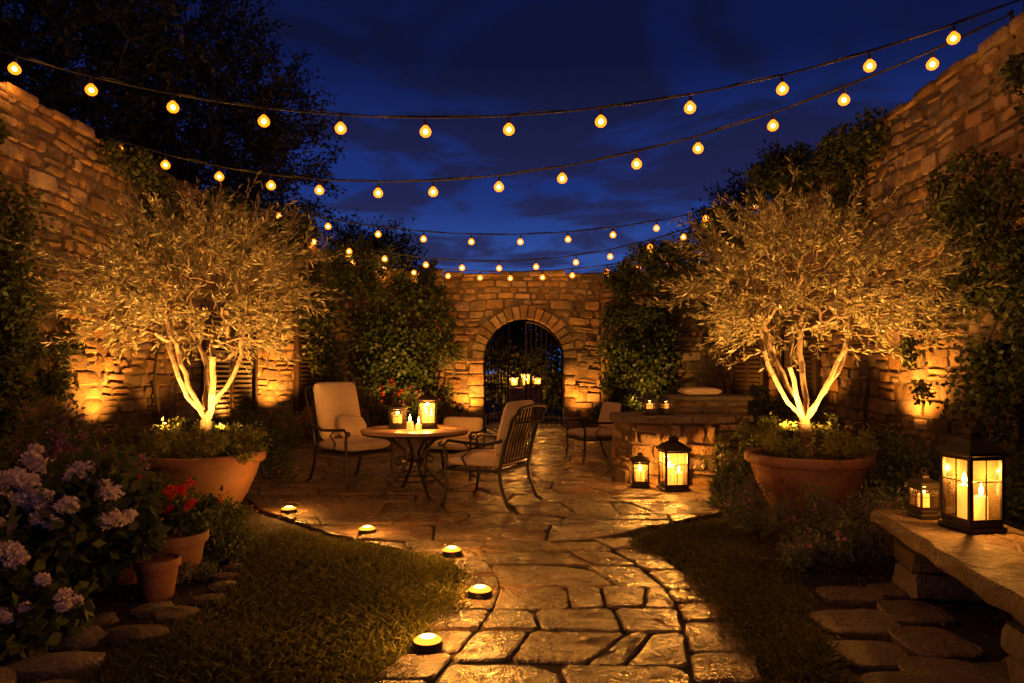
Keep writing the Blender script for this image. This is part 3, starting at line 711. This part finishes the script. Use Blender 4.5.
def chair(loc,rz,hb=1.1,pillow=False,s=1):
    mb=MB(); W=.33
    sh=.36
    for sx in(-1,1):
        x=sx*W
        mb.tube([(x*1.06,-.37,0),(x*1.02,-.33,.03),(x,-.30,.2),(x,-.31,sh),(x,-.30,.5),(x*1.03,-.33,.6),(x*1.03,-.28,.645),(x*1.03,-.1,.63),(x*1.02,.15,.62),(x,.32,.66)],.0165,8)
        mb.tube([(x*1.03,-.33,.6),(x*1.03,-.38,.585),(x*1.03,-.385,.615),(x*1.03,-.35,.625)],.012,6)
        mb.tube([(x*1.06,.44,0),(x*1.02,.38,.04),(x,.31,.22),(x,.29,sh),(x,.34,.6),(x,.42,.85),(x,.49,hb-.04),(x*.93,.50,hb),(x*.8,.505,hb+.01)],.0175,8)
        mb.tube([(x,-.31,sh),(x,.29,sh)],.015,8)
        mb.tube([(x*1.02,-.05,sh),(x*1.03,-.12,.48),(x*1.03,-.02,.56),(x*1.03,-.1,.63)],.010,6)
    mb.tube([(-W*.8,.505,hb+.01),(0,.51,hb+.03),(W*.8,.505,hb+.01)],.0175,8)
    mb.tube([(-W,.30,sh+.08),(W,.30,sh+.08)],.013,6); mb.tube([(-W,.465,hb-.14),(W,.465,hb-.14)],.012,6)
    for i in range(9):
        x=-W*.82+W*1.64*i/8; mb.tube([(x,.30,sh+.08),(x,.34,.62),(x,.42,.87),(x,.465,hb-.14),(x,.505,hb+.015)],.009,6)
    for y in(-.31,.29): mb.tube([(-W,y,sh),(W,y,sh)],.015,8)
    for i in range(6): mb.tube([(-W,-.2+i*.09,sh),(W,-.2+i*.09,sh)],.006,5)
    fr=mb.obj('frame',M['iron'])
    kids=[fr,cushion('seat_cushion',(.62,.64,.14),M['cush'],(0,-.02,sh+.085),0),cushion('back_cushion',(.60,hb-.42,.14),M['cush'],(0,.30,sh+.13+(hb-.42)/2),math.radians(75.5),0)]
    if pillow: kids.append(cushion('pillow',(.40,.30,.13),M['cush'],(.08,.13,sh+.27),math.radians(62),0,.9,.5,.1))
    return empty('garden_chair',loc,rz,kids,False,s)
def face(dx,dy): return math.atan2(dx,-dy)
chair((-1.98,8.75,.03),face(.72,-.62),1.10,True,1.06)
chair((-.25,7.45,.03),face(-.86,.42),.97,False,1.04)
chair((1.25,10.8,.03),face(-.85,-.3),.86,False,.95)
chair((-.75,9.3,.03),face(-.25,-.9),.74,False,.92)
def table(loc):
    mb=MB(); mb.mi=0
    mb.lathe([(0,.70),(.57,.70),(.6,.705),(.61,.72),(.605,.735),(.59,.742),(0,.743)],(0,0,0),64)
    top=mb.obj('table_top',M['table'],True,35)
    mb=MB(); mb.tube([(.585*math.cos(a),.585*math.sin(a),.695) for a in np.linspace(0,6.2832,49)],.014,6,False)
    for k in range(4):
        a=k*math.pi/2+.5; c,s=math.cos(a),math.sin(a); f=lambda r,z:(r*c,r*s,z)
        mb.tube([f(.42,0),f(.40,.02),f(.30,.12),f(.16,.26),f(.09,.38),f(.12,.50),f(.26,.62),f(.42,.69)],.018,8)
        mb.tube([f(.09,.38),f(.16,.44),f(.22,.40),f(.20,.34),f(.15,.36)],.010,6)
        mb.tube([f(.30,.12),f(.36,.18),f(.33,.24),f(.27,.22)],.010,6)
        mb.tube([f(.42,.69),f(0,.69)],.012,6); mb.tube([(.42*c,.42*s,0),(.46*c,.46*s,.0),(.47*c,.47*s,.03)],.014,6)
    mb.tube([(.095*math.cos(a),.095*math.sin(a),.38) for a in np.linspace(0,6.2832,17)],.012,6,False)
    mb.tube([(.24*math.cos(a),.24*math.sin(a),.17) for a in np.linspace(0,6.2832,25)],.009,6,False)
    return empty('round_garden_table',loc,0,[top,mb.obj('iron_base',M['iron'])])
table((-1.1,7.95,.02))
# ------------------------------------------------------------ stone counter
def counter():
    mb=MB()
    pts=[(1.42,9.5),(1.32,8.95),(1.45,8.62),(1.9,8.5),(2.5,8.55),(2.95,8.8)]
    H=.78
    for a,b in zip(pts[:-1],pts[1:]):
        u=Vector((b[0]-a[0],b[1]-a[1],0)); n=Vector((u.y,-u.x,0)).normalized(); stone_face(mb,(*a,0),u,u.length,H,n,None,(.12,.2),(.18,.42),.03)
    mb.mi=1; poly=pts+[(2.95,9.5)]
    m=len(poly); mb.add([(x,y,0) for x,y in poly]+[(x,y,H) for x,y in poly],[(i,(i+1)%m,m+(i+1)%m,m+i) for i in range(m)]+[tuple(range(m,2*m))])
    mb.mi=2
    big=[(1.34,9.55),(1.24,8.95),(1.39,8.56),(1.88,8.42),(2.52,8.47),(3.02,8.75),(3.02,9.55)]; S=[(1.5,8.8),(1.9,8.75),(2.4,8.8),(2.8,9),(1.6,9.3),(2.1,9.3),(2.6,9.35)]
    for c in vor(S,big,.008):
        A=area(c); c=c if A>0 else c[::-1]; k=len(c); mb.add([(x,y,H+.002) for x,y in c]+[(x,y,H+.07+R(0,.004)) for x,y in c],[(i,(i+1)%k,k+(i+1)%k,k+i) for i in range(k)]+[tuple(range(k,2*k)),tuple(range(k-1,-1,-1))])
    mb.mi=0
    stone_face(mb,(2.15,9.15,H+.07),(1,0,0),.95,.17,(0,-1,0),None,(.08,.09),(.2,.4),.015); 
    mb.mi=1; mb.box((2.62,9.42,H+.155),(.93,.52,.17))
    mb.mi=2; mb.box((2.62,9.40,H+.275),(1.04,.62,.06),0,.012,.003)
    return mb.obj('stone_counter',[M['stone'],M['mortar'],M['slab']],True,45)
counter()
cushion('folded_cushion',(.5,.38,.11),M['cush'],(2.5,9.35,1.14))
# ------------------------------------------------------------ stone bench
def bench():
    mb=MB(); P=[(2.49,4.85),(2.03,2.3),(2.65,2.18),(3.16,4.72)]
    k=[];n=14
    for i in range(4):
        a=P[i];b=P[(i+1)%4]
        for j in range(n): t=j/n; k.append((a[0]+(b[0]-a[0])*t+R(-.018,.018),a[1]+(b[1]-a[1])*t+R(-.018,.018)))
    m=len(k); cx=sum(p[0] for p in k)/m; cy=sum(p[1] for p in k)/m
    rings=[(.97,.375),(1.0,.395),(1.005,.43),(.998,.465),(.975,.482),(.6,.484),(.3,.483)]; vs=[]
    for f,z in rings: vs+=[(cx+(x-cx)*f+R(-.010,.010),cy+(y-cy)*f+R(-.010,.010),z+R(-.006,.004)) for x,y in k]
    vs.append((cx,cy,.484)); fs=[(r*m+i,r*m+(i+1)%m,(r+1)*m+(i+1)%m,(r+1)*m+i) for r in range(len(rings)-1) for i in range(m)]
    fs+=[((len(rings)-1)*m+i,(len(rings)-1)*m+(i+1)%m,len(rings)*m) for i in range(m)]; fs.append(tuple(range(m-1,-1,-1)))
    mb.add(vs,fs); s=mb.obj('seat_slab',M['slab'],True,45)
    mb=MB()
    for (x,y) in[(2.76,4.45),(2.44,2.95)]:
        z=0
        for hh in(.17,.14,.06):
            mb.box((x+R(-.01,.01),y,z+hh/2),(.50+R(-.03,.03),.34+R(-.02,.02),hh-.006),-.17,.025,.016); z+=hh
    return empty('stone_bench',(2.5,3.5,0),0,[s,mb.obj('legs',M['slab'],True,50)],True)
bench()
# ------------------------------------------------------------ string lights
def string(a,b,sag,nb,off=.0,e=5,poles=(True,True)):
    a=Vector(a);b=Vector(b); f=lambda t:a.lerp(b,t)-Vector((0,0,4*sag*t*(1-t)))
    mb=MB(); mb.tube([f(t) for t in np.linspace(0,1,60)],.011,6); 
    mb.tube([f(t)+Vector((0,.02*math.sin(t*90),.012+.008*math.sin(t*61))) for t in np.linspace(0,1,90)],.006,5)
    cab=mb.obj('cable',M['cable'])
    S,C,G=MB(),MB(),MB(); lts=[]
    for i in range(nb):
        t=(i+.5+off)/nb+R(-.006,.006); p=f(t); sw=Vector((R(-.012,.012),R(-.012,.012),0))
        S.tube([p,p+Vector((0,0,-.03))+sw*.4],.008,6); S.tube([p+Vector((0,0,-.03))+sw*.4,p+Vector((0,0,-.085))+sw],[.017,.022],10)
        q=p+Vector((0,0,-.085))+sw; k=1.25
        G.lathe([(.016*k,.0),(.026*k,-.012*k),(.044*k,-.032*k),(.052*k,-.055*k),(.046*k,-.08*k),(.027*k,-.098*k),(0,-.104*k)],q,16)
        C.lathe([(0,-.032*k),(.012*k,-.036*k),(.021*k,-.048*k),(.021*k,-.062*k),(.012*k,-.074*k),(0,-.078*k)],q,10)
        lts.append(point('bulb_light',tuple(q+Vector((0,0,-.19))),e,AMB,.03))
    P=MB()
    for ee,k in((a,0),(b,1)):
        if poles[k]: P.tube([(ee.x,ee.y,ee.z-.75),(ee.x,ee.y,ee.z+.04)],.018,8); P.tube([(ee.x,ee.y,ee.z),(ee.x+(.05 if k==0 else -.05),ee.y,ee.z)],.012,6)
    return empty('string_lights',tuple(a),0,[cab,S.obj('sockets',M['cable']),C.obj('filaments',M['core']),G.obj('bulbs',M['globe']),P.obj('mounting_posts',M['iron'])]+lts,True)
string((-5.9,7.95,5.08),(5.5,7.5,5.42),1.02,12,-.25,6)
string((-5.9,10.4,4.85),(5.5,7.7,5.35),1.16,14,-.45,5)
string((-5.1,14,4.75),(5.35,14.1,5.0),.74,11,0,3.5)
string((-4.7,15,4.45),(4.95,15.1,4.9),.92,12,0,3.5)
string((-4.2,16.1,4.15),(4.55,16.2,4.3),.55,12,.2,3)
# extra unseen string above the frame, added to light the foreground
string((-5.9,2.7,5.0),(5.3,2.5,5.3),.95,10,0,15)
# ------------------------------------------------------------ path lights
def pathlight(x,y,e=15):
    mb=MB(); mb.lathe([(0,.0),(.075,.0),(.078,.03),(.07,.042),(.055,.044),(.055,.04)],(0,0,0),28); a=mb.obj('rim',M['iron'])
    mb=MB(); mb.lathe([(.072,.043),(.062,.053),(.040,.062)],(0,0,0),24); b=mb.obj('lens',M['lens'])
    mb=MB(); mb.lathe([(.040,.062),(.022,.068),(0,.070)],(0,0,0),24); c=mb.obj('hot_spot',M['hot'])
    return empty('path_light',(x,y,.02),0,[a,b,c,point('lamp',(0,0,.15),e,CND,.03)])
for x,y in [(-.43,3.57),(-.2,4.38),(-.46,5.34),(-1.25,6.04),(-2.2,6.9)]: pathlight(x,y)
# ------------------------------------------------------------ wall uplights
uplight((-5.25,9.7,.55),(-5.8,9.7,2.1),620,120)
uplight((-5.0,12.9,.4),(-5.5,12.5,2.4),220,110)
uplight((-4.35,13.85,.55),(-4.95,14.15,2.1),560,120)
uplight((4.95,9.5,.55),(5.5,9.5,2.1),700,120)
uplight((5.0,12.3,.5),(5.6,12.3,2.6),150,100)
uplight((4.2,13.9,.5),(5.0,14.3,2.2),160,100)
uplight((-1.0,16.0,.25),(-1.05,16.6,2.0),380,110)
uplight((1.6,16.0,.25),(1.6,16.6,2.0),380,110)
uplight((-2.1,14.0,.5),(-2.3,15.8,2.2),460,100,(1,.48,.08))
uplight((2.7,14.3,.5),(2.9,15.8,2.0),240,95,(1,.48,.08))
uplight((-5.1,11.2,.5),(-5.8,11.3,2.2),110,100)
# garden beyond the gate
climber('hedge',[((.3,21.5,1.6),(3.5,.6,1.8),14000,80),((.3,22.5,3.2),(3.5,.6,1.0),6000,50)],.16,M['shrub'],(),.3)
mb=MB(); mb.box((.35,19.5,.45),(1.0,.4,.9),0,.02,.01); mb.obj('stone_plinth',M['stone'])
for x,h in((.05,.42),(.38,.6),(.7,.42)): lantern((x,19.5,.9),.22,h,.2,80)
# ------------------------------------------------------------ world
w=bpy.data.worlds.new("World"); scene.world=w; w.use_nodes=True; nt=w.node_tree; nt.nodes.clear(); N=nt.nodes.new; L=nt.links.new
out=N('ShaderNodeOutputWorld'); bg=N('ShaderNodeBackground'); L(bg.outputs[0],out.inputs[0])
tc=N('ShaderNodeTexCoord'); sx=N('ShaderNodeSeparateXYZ'); L(tc.outputs['Generated'],sx.inputs[0])
cr=N('ShaderNodeValToRGB'); cr.color_ramp.interpolation='EASE'; E=cr.color_ramp.elements
E[0].position=0; E[0].color=(.06,.15,.48,1); E[1].position=.85; E[1].color=(.002,.004,.018,1)
for p,c in((.12,(.036,.095,.40,1)),(.26,(.013,.033,.20,1)),(.42,(.005,.010,.068,1))):
    e=E.new(p); e.color=c
L(sx.outputs[2],cr.inputs[0])
dv=N('ShaderNodeVectorMath'); dv.operation='DIVIDE'; az=N('ShaderNodeMath'); az.operation='ADD'; az.inputs[1].default_value=.07; L(sx.outputs[2],az.inputs[0])
cz=N('ShaderNodeCombineXYZ'); 
for i in range(3): L(az.outputs[0],cz.inputs[i])
L(tc.outputs['Generated'],dv.inputs[0]); L(cz.outputs[0],dv.inputs[1])
n=N('ShaderNodeTexNoise'); n.inputs['Scale'].default_value=1.5; n.inputs['Detail'].default_value=8; n.inputs['Roughness'].default_value=.58; n.inputs['Distortion'].default_value=.5; L(dv.outputs[0],n.inputs['Vector'])
mr=N('ShaderNodeMapRange'); mr.interpolation_type='SMOOTHSTEP'; mr.inputs[1].default_value=.43; mr.inputs[2].default_value=.57; L(n.outputs['Fac'],mr.inputs[0])
mx=N('ShaderNodeMix'); mx.data_type='RGBA'; sc=N('ShaderNodeMath'); sc.operation='MULTIPLY'; sc.inputs[1].default_value=.85
cc=N('ShaderNodeValToRGB'); CE=cc.color_ramp.elements; CE[0].position=.05; CE[0].color=(.032,.030,.10,1); CE[1].position=.4; CE[1].color=(.006,.008,.035,1); L(sx.outputs[2],cc.inputs[0]); L(cc.outputs[0],mx.inputs[7])
L(mr.outputs[0],sc.inputs[0]); L(sc.outputs[0],mx.inputs[0]); L(cr.outputs[0],mx.inputs[6]); L(mx.outputs[2],bg.inputs[0]); bg.inputs[1].default_value=.85
# ------------------------------------------------------------ camera
cam=bpy.data.cameras.new('camera'); co=bpy.data.objects.new('camera',cam); COL.objects.link(co); scene.camera=co
co.location=(0,0,1.45); co.rotation_euler=(math.radians(90),0,0); cam.lens=24.6; cam.sensor_width=36; cam.shift_y=26.5/1024; cam.clip_end=500
scene.view_settings.view_transform='Standard'; scene.view_settings.look='None'; scene.view_settings.exposure=0
